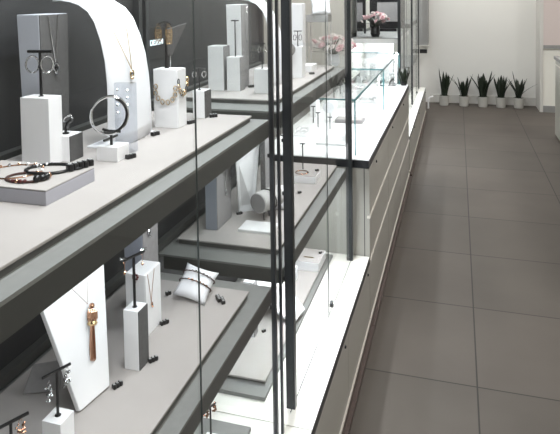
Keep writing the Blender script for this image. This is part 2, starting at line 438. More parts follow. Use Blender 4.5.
def chain(pts, m, name='chain', parent=None, r=.0007):
    # catmull-like refinement then tiny links as a beaded tube
    P = [Vector(p) for p in pts]; out = []
    for i in range(len(P) - 1):
        n = max(2, int((P[i + 1] - P[i]).length / .0016))
        for k in range(n): out.append(P[i].lerp(P[i + 1], k / n))
    out.append(P[-1])
    rr = [r * (1.25 if i % 2 else .7) for i in range(len(out))]
    return mb(M[m]).tube(out, rr, 5).build(name, M[m], parent)

def slab_board(base_l, base_r, top_l, top_r, t, name, label, m='white', cat='necklace display board', group='necklace display boards', front=None, parts=True):
    """leaning panel given by the four corners of its front face; t = thickness to the rear"""
    bl, br, tl, tr = map(Vector, (base_l, base_r, top_l, top_r))
    n = (br - bl).cross(tl - bl).normalized()            # points to the front (+X side)
    if n.x < 0: n = -n
    o = Vector((bl + br) / 2); back = [p - n * t - o for p in (bl, br, tr, tl)]; fr = [p - o for p in (bl, br, tr, tl)]
    zmin = min(p.z for p in back + fr)
    r = empty(name, o, label=label, cat=cat, group=group)
    r.location.z = o.z - min(0, zmin)
    mb(M[m]).hull(back, fr, bev=.002).build('panel', M[m], r)
    if parts:
        mid = (back[2] + back[3]) / 2 * .62 + (back[0] + back[1]) / 2 * .38
        foot = Vector((mid.x - .035, mid.y, zmin + .002))
        mb(M[m]).tube([mid + Vector((-.001, 0, 0)), foot], .003, 6).build('rear_strut', M[m], r)
    return r, n

# ---- top shelf, nearest cabinet
def tallblock(x0, x1, y0, y1, z, h, taper, label, side='bluegrey', front='fabric'):
    cx, cy = (x0 + x1) / 2, (y0 + y1) / 2; hx, hy = (x1 - x0) / 2, (y1 - y0) / 2
    r = empty('necklace_block', (cx, cy, z), label=label, cat='necklace display', group='tall two-tone necklace blocks')
    mb(M[side]).hull([(-hx + taper, -hy + taper, 0), (hx - .002, -hy + taper, 0), (hx - .002, hy - taper, 0), (-hx + taper, hy - taper, 0)],
                     [(-hx, -hy, h), (hx - .002, -hy, h), (hx - .002, hy, h), (-hx, hy, h)], bev=.0012).build('block', M[side], r)
    mb(M[front]).hull([(hx - .002, -hy + taper + .001, .001), (hx, -hy + taper + .001, .001), (hx, hy - taper - .001, .001), (hx - .002, hy - taper - .001, .001)],
                      [(hx - .002, -hy + .001, h - .001), (hx, -hy + .001, h - .001), (hx, hy - .001, h - .001), (hx - .002, hy - .001, h - .001)]).build('front_cover', M[front], r)
    return r
def necklace(pts_l, pts_r, label, m='silver', pend='ring', group=None, s=1., name='necklace'):
    """pts from the two top ends down to the pendant point (last one shared)"""
    end = Vector(pts_l[-1])
    r = empty(name, end, label=label, cat='necklace', group=group)
    L = [Vector(p) - end for p in pts_l]; R = [Vector(p) - end for p in pts_r]
    chain(L, m, 'chain', r, .0008 * s); chain(R, m, 'chain', r, .0008 * s)
    b = mb(M[m])
    if pend == 'ring':
        b.ring((.001, 0, -.008 * s), .006 * s, .0014 * s, 'x', n=18, k=6); b.ball((.001, 0, -.016 * s), .0035 * s, M[m], 2)
        b.ball((.001, 0, -.008 * s), .003 * s, M['black'], 1)
    elif pend == 'tassel':
        T = Matrix.Translation((.004, 0, 0)) @ Euler((-.30, -.18, 0)).to_matrix().to_4x4() @ Matrix.Scale(1.28, 4)
        b.ball((.005, 0, -.002), .0045, M[m], 2, mtx=T)
        for k in range(10):       # fluted crown
            a = k * PI / 5
            b.ball((.006 + .0055 * math.cos(a), .0055 * math.sin(a), -.016), .0042, M[m], 1, sc=(.8, .8, 2.5), mtx=T)
        b.lathe([(.006, 0), (.0085, -.004), (.006, -.007)], 14, T @ Matrix.Translation((.006, 0, -.024)), M['gold'])
        for k in range(26):
            a = k * 2.4; q = .0048 * math.sqrt((k + .5) / 26)
            b.tube([(.006 + q * .6 * math.cos(a), q * .6 * math.sin(a), -.030), (.006 + q * math.cos(a), q * math.sin(a), -.060), (.006 + q * 1.15 * math.cos(a), q * 1.15 * math.sin(a), -.079 - random.uniform(0, .004))], .0007, 4, m=M[m], mtx=T)
    elif pend == 'bead':
        b.ball((.002, 0, -.004 * s), .004 * s, M[m], 2, sc=(.6, 1, 1.2)); b.ball((.003, .001, -.011 * s), .0026 * s, M[m], 2); b.ball((.004, -.001, -.006 * s), .0018 * s, M['black'], 1)
    b.build('pendant', M[m], r)
    return r

tallblock(-.880, -.824, 1.04, 1.135, PU, .297, .006, 'tall two-tone necklace block on the top shelf, far left, charcoal front', side='pale')
necklace([(-.8225, 1.066, 1.563), (-.8225, 1.076, 1.51), (-.8225, 1.086, 1.462)], [(-.8225, 1.098, 1.563), (-.8225, 1.092, 1.51), (-.8225, 1.086, 1.462)],
         'fine silver necklace with oval ring pendant on the charcoal block, far left', pend='ring', s=1.35)
pedestal(-.832, -.765, .985, 1.026, PU, .135, 'white plain pedestal holding the silver hoop earrings, far left', front=None)
tstand(-.797, 1.005, PU + .135, .090, .0265, .12, 'black T stand on the white pedestal at far left, two silver hoops', .0030)
earring(-.814, 1.003, PU + .221, .0165, 'silver', 'silver hoop earring, left one on the T stand at far left', 'silver hoops on the far-left stand', -.75)
earring(-.783, 1.007, PU + .221, .0165, 'silver', 'silver hoop earring, right one on the T stand at far left', 'silver hoops on the far-left stand', -.55)
pedestal(-.792, -.746, 1.022, 1.066, PU, .053, 'small white cube with charcoal face holding a silver ring')
# ring on a stub post
r = empty('ring_post', (-.768, 1.040, PU + .053), label='short black post on the small cube, tilted for a ring', cat='ring holder')
mb(M['black']).tube([(0, 0, 0), (0, 0, .012), (.006, 0, .024), (.014, .002, .030)], [.003, .003, .0035, .004], 10).build('post', M['black'], r)
mb(M['black']).lathe([(.007, 0), (.007, .002), (.004, .003)], 14).build('foot', M['black'], r)
r = empty('ring', (-.763, 1.042, PU + .082), (0, .5, -.7), label='silver solitaire ring on the post of the small cube', cat='ring')
mb(M['silver']).ring((0, 0, 0), .0085, .0016, 'x').build('band', M['silver'], r)
mb(M['silver']).ball((0, .002, .0105), .0042, sub=1).build('stone', M['silver'], r)
# low tray
b = empty('bracelet_tray', (-.71, .862, PU), label='low pale slab tray carrying three bracelets, front left', cat='tray')
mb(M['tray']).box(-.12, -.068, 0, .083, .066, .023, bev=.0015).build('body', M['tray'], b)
mb(M['felt']).box(-.119, -.067, .0232, .082, .065, .025).build('top_pad', M['felt'], b)
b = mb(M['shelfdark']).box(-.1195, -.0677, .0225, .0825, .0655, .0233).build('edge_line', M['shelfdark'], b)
ZT = PU + .025
# bracelets
def bracelet(c, R, sx, rot, label, cordm, beads, rr=.0016, charm=None):
    r = empty('bracelet', c, (0, 0, rot), label=label, cat='bracelet', group='bracelets lying on the pale slab tray')
    mb(M[cordm]).ring((0, 0, rr), R, rr, 'z', sx=sx, n=40).build('band', M[cordm], r)
    for k, (a, q, mm) in enumerate(beads):
        mb(M[mm]).ball((R * sx * math.cos(a), R * math.sin(a), max(rr, q)), q, sub=2).build('bead', M[mm], r)
    if charm:
        b = mb(M[charm]); b.ring((R * sx + .008, 0, .003), .006, .0022, 'z', n=16); b.tube([(R * sx, 0, .003), (R * sx + .004, 0, .003)], .003, 8); b.build('clasp', M[charm], r)
    return r
bracelet((-.748, .868, ZT), .042, 1.1, .3, 'slim bangle with rose-gold and white beads on slab tray, leftmost', 'rose', [(k * .35 - .3, .0030, ('rose', 'white', 'rose', 'silver')[k % 4]) for k in range(9)], .0012)
bracelet((-.695, .892, ZT), .030, 1.35, .35, 'black cord bracelet with ring clasp at the back of the slab tray', 'black', [(1.7 + .22 * k, .0032, ('black', 'white')[k % 2]) for k in range(5)], .0028, 'black')
bracelet((-.700, .842, ZT), .027, 1.35, .15, 'dark red bracelet with black flower charm, front of the slab tray', 'cord', [(-1.9 + .2 * k, .0036, ('red', 'rose', 'red')[k % 3]) for k in range(4)] + [(-.75, .0062, 'black'), (-.45, .0058, 'black'), (-.15, .0062, 'black'), (.15, .005, 'rose')], .0022)
price_marker(-.648, .915, ZT, 1.15, 5, 'row of five black price cubes on the right edge of slab tray', 1.35)

# arched necklace bust
def bust(x0, y0, y1, prof, label, t=.010, taper=.03, z=PU, group='white arched necklace busts'):
    """prof: (x, z) of the front surface from the foot up and over to the tail"""
    r = empty('necklace_bust', (x0, (y0 + y1) / 2, z), label=label, cat='necklace bust', group=group)
    b = mb(M['leather']); n = len(prof); hw = (y1 - y0) / 2
    P = [Vector((px - x0, 0, pz - z)) for px, pz in prof]
    fr, bk = [], []; K = 14
    for i, p in enumerate(P):
        tn = (P[min(i + 1, n - 1)] - P[max(i - 1, 0)]).normalized(); nr = Vector((tn.z, 0, -tn.x))
        w = hw - taper * (i / (n - 1)) ** 1.3
        rf, rb = [], []
        for k in range(K + 1):
            u = -1 + 2 * k / K; bulge = .012 * (1 - u * u); edge = t * (1 - u ** 8) / 2 + .001
            c = p + Vector((0, u * w, 0)) + nr * bulge
            rf.append(b.bm.verts.new(c + nr * edge)); rb.append(b.bm.verts.new(c - nr * edge))
        fr.append(rf); bk.append(rb)
    for i in range(n - 1):
        for k in range(K):
            b.bm.faces.new((fr[i][k], fr[i][k + 1], fr[i + 1][k + 1], fr[i + 1][k])); b.bm.faces.new((bk[i][k], bk[i + 1][k], bk[i + 1][k + 1], bk[i][k + 1]))
        b.bm.faces.new((fr[i][0], fr[i + 1][0], bk[i + 1][0], bk[i][0])); b.bm.faces.new((fr[i][K], bk[i][K], bk[i + 1][K], fr[i + 1][K]))
    for i in (0, n - 1):
        for k in range(K): b.bm.faces.new((fr[i][k], fr[i][k + 1], bk[i][k + 1], bk[i][k]))
    b.build('body', M['leather'], r, smooth=True)
    mb(M['leather']).box(-.06, -hw + .01, 0, .012, hw - .01, .004, bev=.001).build('foot', M['leather'], r)
    return r
prof = [(-.722, 1.270), (-.722, 1.30), (-.722, 1.335), (-.722, 1.37), (-.724, 1.413), (-.730, 1.462), (-.741, 1.505), (-.757, 1.545), (-.775, 1.568), (-.80, 1.583), (-.825, 1.590), (-.853, 1.594), (-.875, 1.592)]
bust(-.722, 1.12, 1.315, prof, 'white arched necklace bust curling over at the top, nearest cabinet')
necklace([(-.744, 1.150, 1.560), (-.726, 1.163, 1.52), (-.710, 1.183, 1.465), (-.703, 1.194, 1.436)], [(-.738, 1.215, 1.560), (-.720, 1.207, 1.52), (-.708, 1.199, 1.465), (-.703, 1.194, 1.436)],
         'fine gold necklace hanging on the white arched bust', 'gold', 'ring', s=1.2)
# bangle on a stand
pedestal(-.700, -.652, 1.045, 1.09, PU, .030, 'low white block in front of the bust holding the big bangle', front=None)
r = empty('bangle_stand', (-.676, 1.062, PU + .030), label='black slotted stand gripping the big bangle', cat='bangle stand')
mb(M['black']).tube([(0, 0, 0), (0, 0, .028)], .0028, 10).build('post', M['black'], r)
mb(M['black']).tube([(-.014, -.010, .034), (-.004, -.002, .029), (.016, .010, .026)], .0028, 8).build('cradle', M['black'], r)
mb(M['black']).box(-.004, -.024, .012, .0, .026, .016).build('crossbar', M['black'], r)
r = empty('bangle', (-.677, 1.060, 1.359), (0, 0, -.75), label='big black and silver bangle standing upright before the white bust', cat='bangle')
mb(M['silver']).ring((0, 0, 0), .0385, .0030, 'x', sx=.97, n=48).build('outer_band', M['silver'], r)
mb(M['black']).ring((.003, 0, 0), .0350, .0026, 'x', sx=.97, n=40, a0=-2.0, a1=1.2).build('inlay', M['black'], r)
price_marker(-.642, 1.078, PU, 1.2, 3, 'black price cubes right of the bangle block')
r = empty('acrylic_block', (-.690, 1.128, PU), label='clear acrylic block behind the upright bangle, before the bust', cat='acrylic block')
mb(M['acrylic']).box(-.012, -.010, 0, .032, .008, .148, bev=.001).build('block', M['acrylic'], r)
for k in range(8):
    mb(M['silver']).ball((-.004 + (k % 2) * .024, -.0105, .085 + (k // 2) * .016), .003, sub=1).build('rhinestone', M['silver'], r)

# pedestals further back on the shelf
pedestal(-.735, -.668, 1.352, 1.40, PU, .148, 'white block with chain bracelet card, right of the arched bust', front='white')
r = empty('chain_bracelet', (-.672, 1.355, PU + .11), label='gold and black link bracelet draped on white block right of the bust', cat='bracelet')
for k in range(9):
    a = PI + k * PI / 8
    mb(M['gold' if k % 3 else 'black']).ring((.001, .03 + .026 * math.cos(a), .018 + .034 * math.sin(a)), .0065, .0013, 'x', n=14, k=6, sx=.8).build('link', M['gold' if k % 3 else 'black'], r)
r.location = (-.666, 1.348, PU + .10)
r = empty('chain_bracelet', (-.715, 1.349, PU + .075), (0, 0, -PI / 2), label='gold curved link bracelet on near face of white block right of the bust', cat='bracelet')
for k in range(8):
    a = PI * .9 + k * PI / 6
    mb(M['gold']).ring((.001, .028 * math.cos(a) + .015, .02 + .03 * math.sin(a)), .0062, .0012, 'x', n=14, k=6, sx=.8).build('link', M['gold'], r)
r = empty('earring_stand', (-.709, 1.376, PU + .148), label='black tapered stand with lattice gold earrings, right of the bust', cat='earring stand')
mb(M['black']).tube([(0, 0, 0), (0, 0, .02), (0, 0, .115)], [.006, .004, .0025], 12).build('post', M['black'], r)
mb(M['black']).tube([(-.018, -.008, .112), (-.008, -.003, .118), (.008, -.003, .118), (.018, -.008, .112)], .0022, 8).build('crossbar', M['black'], r)
earring(-.726, 1.366, PU + .258, .03, 'gold', 'gold lattice earring, left of the pair on black tapered stand', 'gold lattice earrings on the tapered stand', -.7, 'lace')
earring(-.696, 1.366, PU + .258, .03, 'gold', 'gold lattice earring, right of the pair on black tapered stand', 'gold lattice earrings on the tapered stand', -.7, 'lace')
slab_board((-.748, 1.46, PU + .17), (-.742, 1.475, PU + .17), (-.745, 1.45, 1.510), (-.715, 1.515, 1.525), .005, 'display_card', 'charcoal angled card behind the gold lattice earrings', 'fabric', 'display card', None, parts=False)
r = [o for o in COL.objects if o.name.startswith('display_card')][-1]
mb(M['silver']).tube([(0, 0, 0), (0, 0, -.169)], .002, 8).build('stem', M['silver'], r)
pedestal(-.686, -.650, 1.478, 1.520, PU, .075, 'small white block with dark face at far end of the top mat')
tstand(-.672, 1.492, PU + .075, .06, .016, .4, 'thin black T stand on the small block at far end of top mat', .0018)
earring(-.684, 1.487, PU + .13, .008, 'silver', 'tiny silver hoop on thin T stand, left of the pair', 'tiny hoops at the far end of the top mat', -.6)
earring(-.660, 1.497, PU + .13, .008, 'silver', 'tiny silver hoop on thin T stand, right of the pair', 'tiny hoops at the far end of the top mat', -.6)
price_marker(-.690, 1.272, PU, 1.2, 3, 'black price cubes at the foot of the arched bust')
price_marker(-.662, 1.41, PU, 1.2, 3, 'black price cubes beside white block with link bracelets')
price_marker(-.636, 1.500, PU, .6, 3, 'black price cubes beside the small dark-faced block')
# glowing lettering and led dots modelled on the back board in place of reflections
r = empty('reflected_lettering', (-.926, 1.70, 1.40), label='small black plate with glowing pale DESIGN lettering standing in for a reflection', cat='sign')
mb(M['black']).box(0, -.10, 0, .004, .12, .10).build('plate', M['black'], r)
cu = bpy.data.curves.new('letters', 'FONT'); cu.body = 'DESIGN'; cu.size = .025; cu.extrude = .0006; cu.align_x = 'CENTER'
to = bpy.data.objects.new('tmp_letters', cu); COL.objects.link(to)
dg = bpy.context.evaluated_depsgraph_get(); me = bpy.data.meshes.new_from_object(to.evaluated_get(dg)); bpy.data.objects.remove(to)
me.materials.clear(); me.materials.append(M['sign'])
lo = bpy.data.objects.new('letters', me); COL.objects.link(lo); lo.parent = r
lo.location = (.005, .022, .044); lo.rotation_euler = (PI / 2, 0, PI / 2)
r = empty('led_reflection', (-.925, 1.575, 1.30), label='vertical row of glowing dots imitating reflected lamps behind the arched bust', cat='led reflection')
mb(M['lampbody']).box(0, -.006, -.025, .004, .006, .14).build('bar', M['lampbody'], r)  # carrier for dots that imitate a reflected row of leds
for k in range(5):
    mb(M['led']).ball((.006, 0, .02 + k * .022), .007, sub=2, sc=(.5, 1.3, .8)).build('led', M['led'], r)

# ---- top shelf, second cabinet
tallblock(-.785, -.728, 1.985, 2.06, PU, .298, .002, 'tall white necklace block on second cabinet top shelf', 'white', 'fabricmid')
necklace([(-.7275, 2.01, 1.565), (-.7275, 2.022, 1.50), (-.7275, 2.03, 1.44)], [(-.7275, 2.045, 1.565), (-.7275, 2.038, 1.50), (-.7275, 2.03, 1.44)], 'silver necklace on the grey face of the tall white block', pend='bead')
pedestal(-.765, -.715, 1.93, 1.975, PU, .118, 'white block before the tall white necklace block', front='fabricmid')
pedestal(-.835, -.775, 1.93, 1.99, PU, .155, 'wider white block left of the tall white necklace block', front='fabricmid')
tstand(-.74, 1.952, PU + .118, .125, .013, .1, 'slender black T stand before the tall white necklace block', .0022)
price_marker(-.708, 2.02, PU, .7, 3, 'black price cubes at the foot of the tall white block')
prof2 = [(-.64, 1.270), (-.64, 1.31), (-.64, 1.36), (-.642, 1.41), (-.65, 1.46), (-.664, 1.505), (-.68, 1.54), (-.705, 1.565), (-.735, 1.578), (-.765, 1.582)]
bust(-.64, 2.06, 2.195, prof2, 'white arched necklace bust in the second cabinet')
pedestal(-.655, -.598, 1.90, 1.945, PU, .082, 'plain white block nearest the glass in the second cabinet', front=None)
tstand(-.632, 1.92, PU + .082, .085, .011, .1, 'small black T stand on the plain white block near the glass', .0018)
earring(-.640, 1.915, PU + .16, .009, 'silver', 'silver hoop on the small T stand near the glass, left', 'silver hoops near the glass of cabinet two', -.5)
earring(-.624, 1.924, PU + .16, .009, 'silver', 'silver hoop on the small T stand near the glass, right', 'silver hoops near the glass of cabinet two', -.5)
# between the two dark posts
tallblock(-.675, -.612, 2.40, 2.45, PU, .293, .002, 'tall white board block beyond the thick dark post', 'white', 'white')
tstand(-.607, 2.30, PU + .125, .06, .016, .2, 'black T stand before the white block beyond the thick dark post', .002)
earring(-.618, 2.297, PU + .175, .011, 'silver', 'silver hoop beyond the thick dark post, left of its pair', 'silver hoops beyond the thick post', -.5)
earring(-.597, 2.303, PU + .175, .011, 'silver', 'silver hoop beyond the thick dark post, right of its pair', 'silver hoops beyond the thick post', -.5)
pedestal(-.628, -.586, 2.285, 2.325, PU, .125, 'white block beyond the thick dark post, hoops on top', front=None)
pedestal(-.645, -.59, 2.46, 2.56, PU, .028, 'low white slab near the far end of cabinet two top shelf', front=None)
r = empty('round_mirror', (-.632, 2.235, PU), (0, 0, -.7), label='small dark oval mirror on a black foot, beyond the thick dark post', cat='mirror')
mb(M['fabricmid']).ball((0, 0, .115), .038, sub=3, sc=(.25, 1, .75)).build('disc', M['fabricmid'], r)
mb(M['black']).tube([(0, 0, 0), (0, 0, .095)], .004, 8).build('stem', M['black'], r)
mb(M['black']).lathe([(.012, 0), (.012, .002), (.004, .004)], 16).build('foot', M['black'], r)
r = empty('riser_table', (-.60, 2.645, PU), label='grey riser table with thin legs holding the small pillow, far end', cat='riser')
mb(M['grey']).box(-.048, -.04, .205, .052, .04, .238, bev=.001).build('top', M['grey'], r)
for sx in (-.045, .049):
    for sy in (-.037, .037): mb(M['silver']).box(sx - .0015, sy - .0015, 0, sx + .0015, sy + .0015, .205).build('leg', M['silver'], r)
def pillow(loc, s, rot, label, spin=0., group='white bracelet pillows'):
    r = empty('bracelet_pillow', loc, (0, 0, 0), label=label, cat='pillow', group=group)
    b = mb(M['leather']); n = 12; grid = {}
    R = Euler(rot).to_matrix().to_4x4() @ Matrix.Rotation(spin, 4, 'Z')
    for sgn in (1, -1):
        for i in range(n + 1):
            for j in range(n + 1):
                u, v = -1 + 2 * i / n, -1 + 2 * j / n
                if (i in (0, n) or j in (0, n)) and sgn < 0: grid[(i, j, -1)] = grid[(i, j, 1)]; continue
                pin = 1 - .10 * (1 - u * u) * (v ** 4) ; pin2 = 1 - .10 * (1 - v * v) * (u ** 4)
                z = sgn * .42 * s * ((1 - u * u) * (1 - v * v)) ** .42
                z *= (1 - .18 * math.exp(-((v - .15) / .12) ** 2))
                grid[(i, j, sgn)] = b.bm.verts.new((u * s * pin2, v * s * pin, z))
    for sgn in (1, -1):
        for i in range(n):
            for j in range(n):
                q = [grid[(i, j, sgn)], grid[(i + 1, j, sgn)], grid[(i + 1, j + 1, sgn)], grid[(i, j + 1, sgn)]]
                b.bm.faces.new(q if sgn > 0 else q[::-1])
    bmesh.ops.transform(b.bm, matrix=R, verts=b.bm.verts)
    zmin = min(v.co.z for v in b.bm.verts)
    for v in b.bm.verts: v.co.z -= zmin
    b.build('cushion', M['leather'], r, smooth=True)
    return r, -zmin
pillow((-.585, 2.632, PU + .238), .045, (.9, 0, .3), 'small white pillow on the grey riser table, top edge of picture')
price_marker(-.575, 2.40, PU, .5, 3, 'black price cubes beside the low white slab')

# ---- lower shelf, nearest cabinet
BLn = Vector((-.697, .962, PW + .001)); BRn = Vector((-.684, 1.045, PW + .001))
bd, nn = slab_board(BLn, BRn, (-.7668, .9493, 1.000), (-.7441, 1.127, 1.0165), .012, 'necklace_board', 'large white leaning board with rose-gold tassel necklace, lower left')
def onface(px, y, z):   # point on the leaning board's front
    q = Vector((0, y, z)); q.x = BLn.x - (nn.y * (y - BLn.y) + nn.z * (z - BLn.z)) / nn.x + px
    return tuple(q)
necklace([onface(.001, 1.022, 1.012), onface(.001, 1.036, .990), onface(.001, 1.0525, .962)], [onface(.001, 1.072, 1.012), onface(.001, 1.063, .990), onface(.001, 1.0525, .962)],
         'rose-gold necklace with long tassel on the leaning white board', 'rose', 'tassel')
price_marker(-.671, 1.052, PW, 1.15, 3, 'black price cubes at the foot of tassel necklace board')
# pedestal with T stand
pedestal(-.689, -.652, 1.110, 1.150, PW, .130, 'tall white pedestal with charcoal face on lower shelf, centre')
tstand(-.671, 1.128, PW + .130, .112, .030, 1.25, 'black T stand on the charcoal-faced pedestal, silver drop earrings', .0030)
earring(-.678, 1.103, PW + .237, .022, 'rose', 'rose drop earring, near end of the central T stand', 'drop earrings on the central T stand', 0, 'drop')
earring(-.664, 1.153, PW + .237, .022, 'rose', 'rose drop earring, far end of the central T stand', 'drop earrings on the central T stand', 0, 'drop')
for yy, xx, w in ((1.101, -.680, 'near'), (1.156, -.662, 'far')):
    r = empty('ear_stud', (xx, yy, PW + .245), label='silver star stud at the %s tip of the central T stand' % w, cat='earring', group='silver star studs')
    b = mb(M['silver'])
    for k in range(6): b.tube([(0, 0, .001), (.0075 * math.cos(k * PI / 3), .0075 * math.sin(k * PI / 3), .001 + .002 * (k % 2))], [.002, .0009], 5)
    b.ball((0, 0, .002), .003, sub=1); b.build('star', M['silver'], r)
price_marker(-.642, 1.150, PW, 1.0, 3, 'black price cubes at the foot of the central pedestal')
pedestal(-.752, -.700, 1.225, 1.300, PW, .150, 'white block behind the central pedestal with dangling chains', front='white')
necklace([(-.699, 1.235, .946), (-.699, 1.243, .91), (-.699, 1.25, .872)], [(-.699, 1.268, .946), (-.699, 1.258, .91), (-.699, 1.25, .872)], 'thin rose chain pendant on the white block behind the pedestal', 'rose', 'bead')
r = empty('brooch', (-.722, 1.222, .948), label='dark red beaded brooch at top edge of the white block', cat='brooch')
b = mb(M['red'])
for k in range(7): b.ball((.006 * math.cos(k * .9), -.003, .006 * math.sin(k * .9) - .004), .0032, M['red'], 1)
b.ball((0, -.003, -.016), .002, M['red'], 1); b.build('beads', M['red'], r)
price_marker(-.688, 1.292, PW, 1.0, 3, 'black price cubes at the foot of white block behind pedestal')
tallblock(-.822, -.766, 1.335, 1.415, PW, .215, .002, 'blue-grey necklace block at rear of lower shelf, knot pendant', 'bluegrey', 'fabricmid')
necklace([(-.765, 1.352, 1.010), (-.765, 1.362, .998)], [(-.765, 1.388, 1.010), (-.765, 1.362, .998)], 'silver knot pendant on the blue-grey block', 'silver', 'bead', s=1.6)
price_marker(-.745, 1.425, PW, 1.0, 2, 'black price cubes at the foot of the blue-grey block')
# pillow with bracelets
PSPIN = -.65
pl, zc = pillow((-.668, 1.435, PW), .047, (.62, -.18, .55), 'white pillow wrapped with two bracelets on the lower shelf', PSPIN)
for k, (dy, mm, lab) in enumerate(((-.004, 'rose', 'dark cord bracelet with rose beads, left one on the pillow'), (.016, 'silver', 'dark cord bracelet with silver beads, right one on the pillow'))):
    r = empty('bracelet', (-.668, 1.435, PW), label=lab, cat='bracelet', group='bracelets wrapped on the white pillow')
    R = Matrix.Translation((0, 0, zc)) @ Euler((.62, -.18, .55)).to_matrix().to_4x4() @ Matrix.Rotation(PSPIN, 4, 'Z')
    pts = []; N = 26
    for i in range(N):
        a = i * 2 * PI / N; u = math.cos(a)
        pts.append(R @ Vector((.046 * u, dy * 1.2, .0225 * math.sin(a) * (1.0 + .12 * abs(math.sin(a))))))
    pts = [Vector((p.x, p.y, max(p.z, .0025))) for p in pts]
    mb(M['cord']).tube(pts, .0016, 6, closed=True).build('cord', M['cord'], r)
    for i in range(3, 9, 1):
        mb(M[mm]).ball(pts[i] + Vector((0, 0, .001)), .0036 if i % 2 else .0028, sub=1).build('bead', M[mm if i % 2 else 'cord'], r)
price_marker(-.604, 1.435, PW, -.95, 4, 'black price cubes right of the white pillow, front row')
price_marker(-.590, 1.428, PW, -.95, 4, 'black price cubes right of the white pillow, second row')
# front-left pedestals
pedestal(-.707, -.668, .865, .904, PW, .053, 'low white cube with black T stand, bottom left', front=None)
tstand(-.688, .885, PW + .053, .082, .027, 1.15, 'black T stand on the low white cube, bottom left', .0026)
earring(-.692, .868, PW + .122, .014, 'silver', 'silver flower cluster earring, near one at bottom left', 'silver cluster earrings at bottom left', 0, 'cluster')
earring(-.680, .903, PW + .128, .014, 'silver', 'silver flower cluster earring, far one at bottom left', 'silver cluster earrings at bottom left', 0, 'cluster')
slab_board((-.842, .975, PW + .001), (-.775, 1.005, PW + .001), (-.850, 1.02, PW + .035), (-.800, 1.05, PW + .035), .004, 'display_card', 'small grey card behind the bottom left T stand', 'fabricmid', 'display card', None, parts=False)
pedestal(-.735, -.700, .780, .815, PW, .035, 'white block under the stand cut off at the bottom left corner', front=None)
tstand(-.716, .80, PW + .035, .060, .030, 1.1, 'black T stand cut off at the bottom left corner', .0028)
earring(-.709, .814, PW + .088, .012, 'rose', 'rose drop earring on the stand at the bottom left corner', None, 0, 'cluster')

# ---- lower shelf, second cabinet
tallblock(-.828, -.784, 1.868, 2.000, PW, .26, .0, 'tall blue-grey block with charcoal face, second cabinet lower shelf', 'bluegrey', 'fabricmid')
necklace([(-.7832, 1.905, 1.05), (-.7832, 1.93, .97), (-.7832, 1.94, .92)], [(-.7832, 1.965, 1.05), (-.7832, 1.945, .97), (-.7832, 1.94, .92)], 'silver pendant on the tall blue-grey block of second cabinet', 'silver', 'bead', s=1.8)
slab_board((-.770, 2.04, PW + .001), (-.722, 2.075, PW + .001), (-.735, 1.92, 1.052), (-.70, 2.09, 1.068), .010, 'necklace_board', 'white leaning board behind the grey bracelet roll')
tallblock(-.695, -.675, 2.07, 2.16, PW, .27, .0, 'narrow charcoal slab behind the grey bracelet roll', 'fabric', 'fabricmid')
r = empty('bracelet_roll', (-.664, 2.00, PW), label='grey bracelet roll on a short post, second cabinet', cat='bracelet roll')
b = mb(M['rollgrey'])
T = Matrix.Translation((-.015, -.012, .062)) @ Matrix.Rotation(-.35, 4, 'Z') @ Matrix.Rotation(-PI / 2, 4, 'X')
b.lathe([(.032, 0), (.036, .003), (.037, .03), (.037, .11), (.034, .113)], 28, T, M['rollgrey']); b.build('roll', M['rollgrey'], r)
mb(M['fabricmid']).lathe([(.033, -.001), (.033, .0005)], 28, T).build('end_cap', M['fabricmid'], r)
mb(M['black']).tube([(.004, 0, 0), (.004, 0, .03)], .004, 10).build('post', M['black'], r)
T2 = Matrix.Translation((-.012, -.012, .058)) @ Matrix.Rotation(-.35, 4, 'Z')
b = empty('bracelet', (-.655, 2.03, .855), (0, 0, -.35), label='black slim bracelet around the grey bracelet roll', cat='bracelet')
mb(M['black']).ring((0, 0, .004), .0395, .0022, 'y', n=32).build('band', M['black'], b)
pillow((-.640, 2.14, PW), .052, (.8, 0, .2), 'white pillow behind the grey bracelet roll')
tstand(-.655, 2.255, PW, .245, .014, .2, 'tall thin T stand behind the bracelet roll', .0024)
r = empty('display_slab', (-.650, 1.93, PW), label='low white slab in front of the grey bracelet roll', cat='display slab')
mb(M['white']).box(-.065, -.05, 0, .055, .035, .008, bev=.001).build('slab', M['white'], r)
price_marker(-.765, 2.03, PW, .8, 3, 'black price cubes right of tall blue-grey block')
# small tray at the far end
def small_tray(x0, x1, y0, y1, z, h, label):
    cx, cy = (x0 + x1) / 2, (y0 + y1) / 2
    r = empty('bracelet_tray', (cx, cy, z), label=label, cat='tray')
    mb(M['white']).box(x0 - cx, y0 - cy, 0, x1 - cx, y1 - cy, h - .002, bev=.001).build('body', M['white'], r)
    mb(M['felt']).box(x0 - cx + .002, y0 - cy + .002, h - .002, x1 - cx - .002, y1 - cy - .002, h, m=M['felt']).build('top_pad', M['felt'], r)
    return r
small_tray(-.685, -.575, 2.44, 2.54, PW, .030, 'small white tray with rose bangle on lower shelf, second cabinet')
r = empty('bracelet', (-.645, 2.485, PW + .030), label='rose-gold bangle lying on the small tray by a dark post', cat='bracelet')
mb(M['rose']).ring((0, 0, .002), .027, .002, 'z', n=36).build('band', M['rose'], r)
mb(M['red']).ball((.027, 0, .003), .004).build('bead', M['red'], r)
tstand(-.662, 2.57, PW, .135, .012, .1, 'small black T stand behind the small white tray', .0026)
earring(-.664, 2.566, PW + .13, .01, 'silver', 'silver drop earring on the T stand behind small tray', None, 0, 'drop')
price_marker(-.588, 2.525, PW + .030, 1., 2, 'black price cubes on the small tray with the rose bangle')
price_marker(-.610, 2.31, PW, .6, 2, 'black price cubes near the thick dark post, lower shelf')

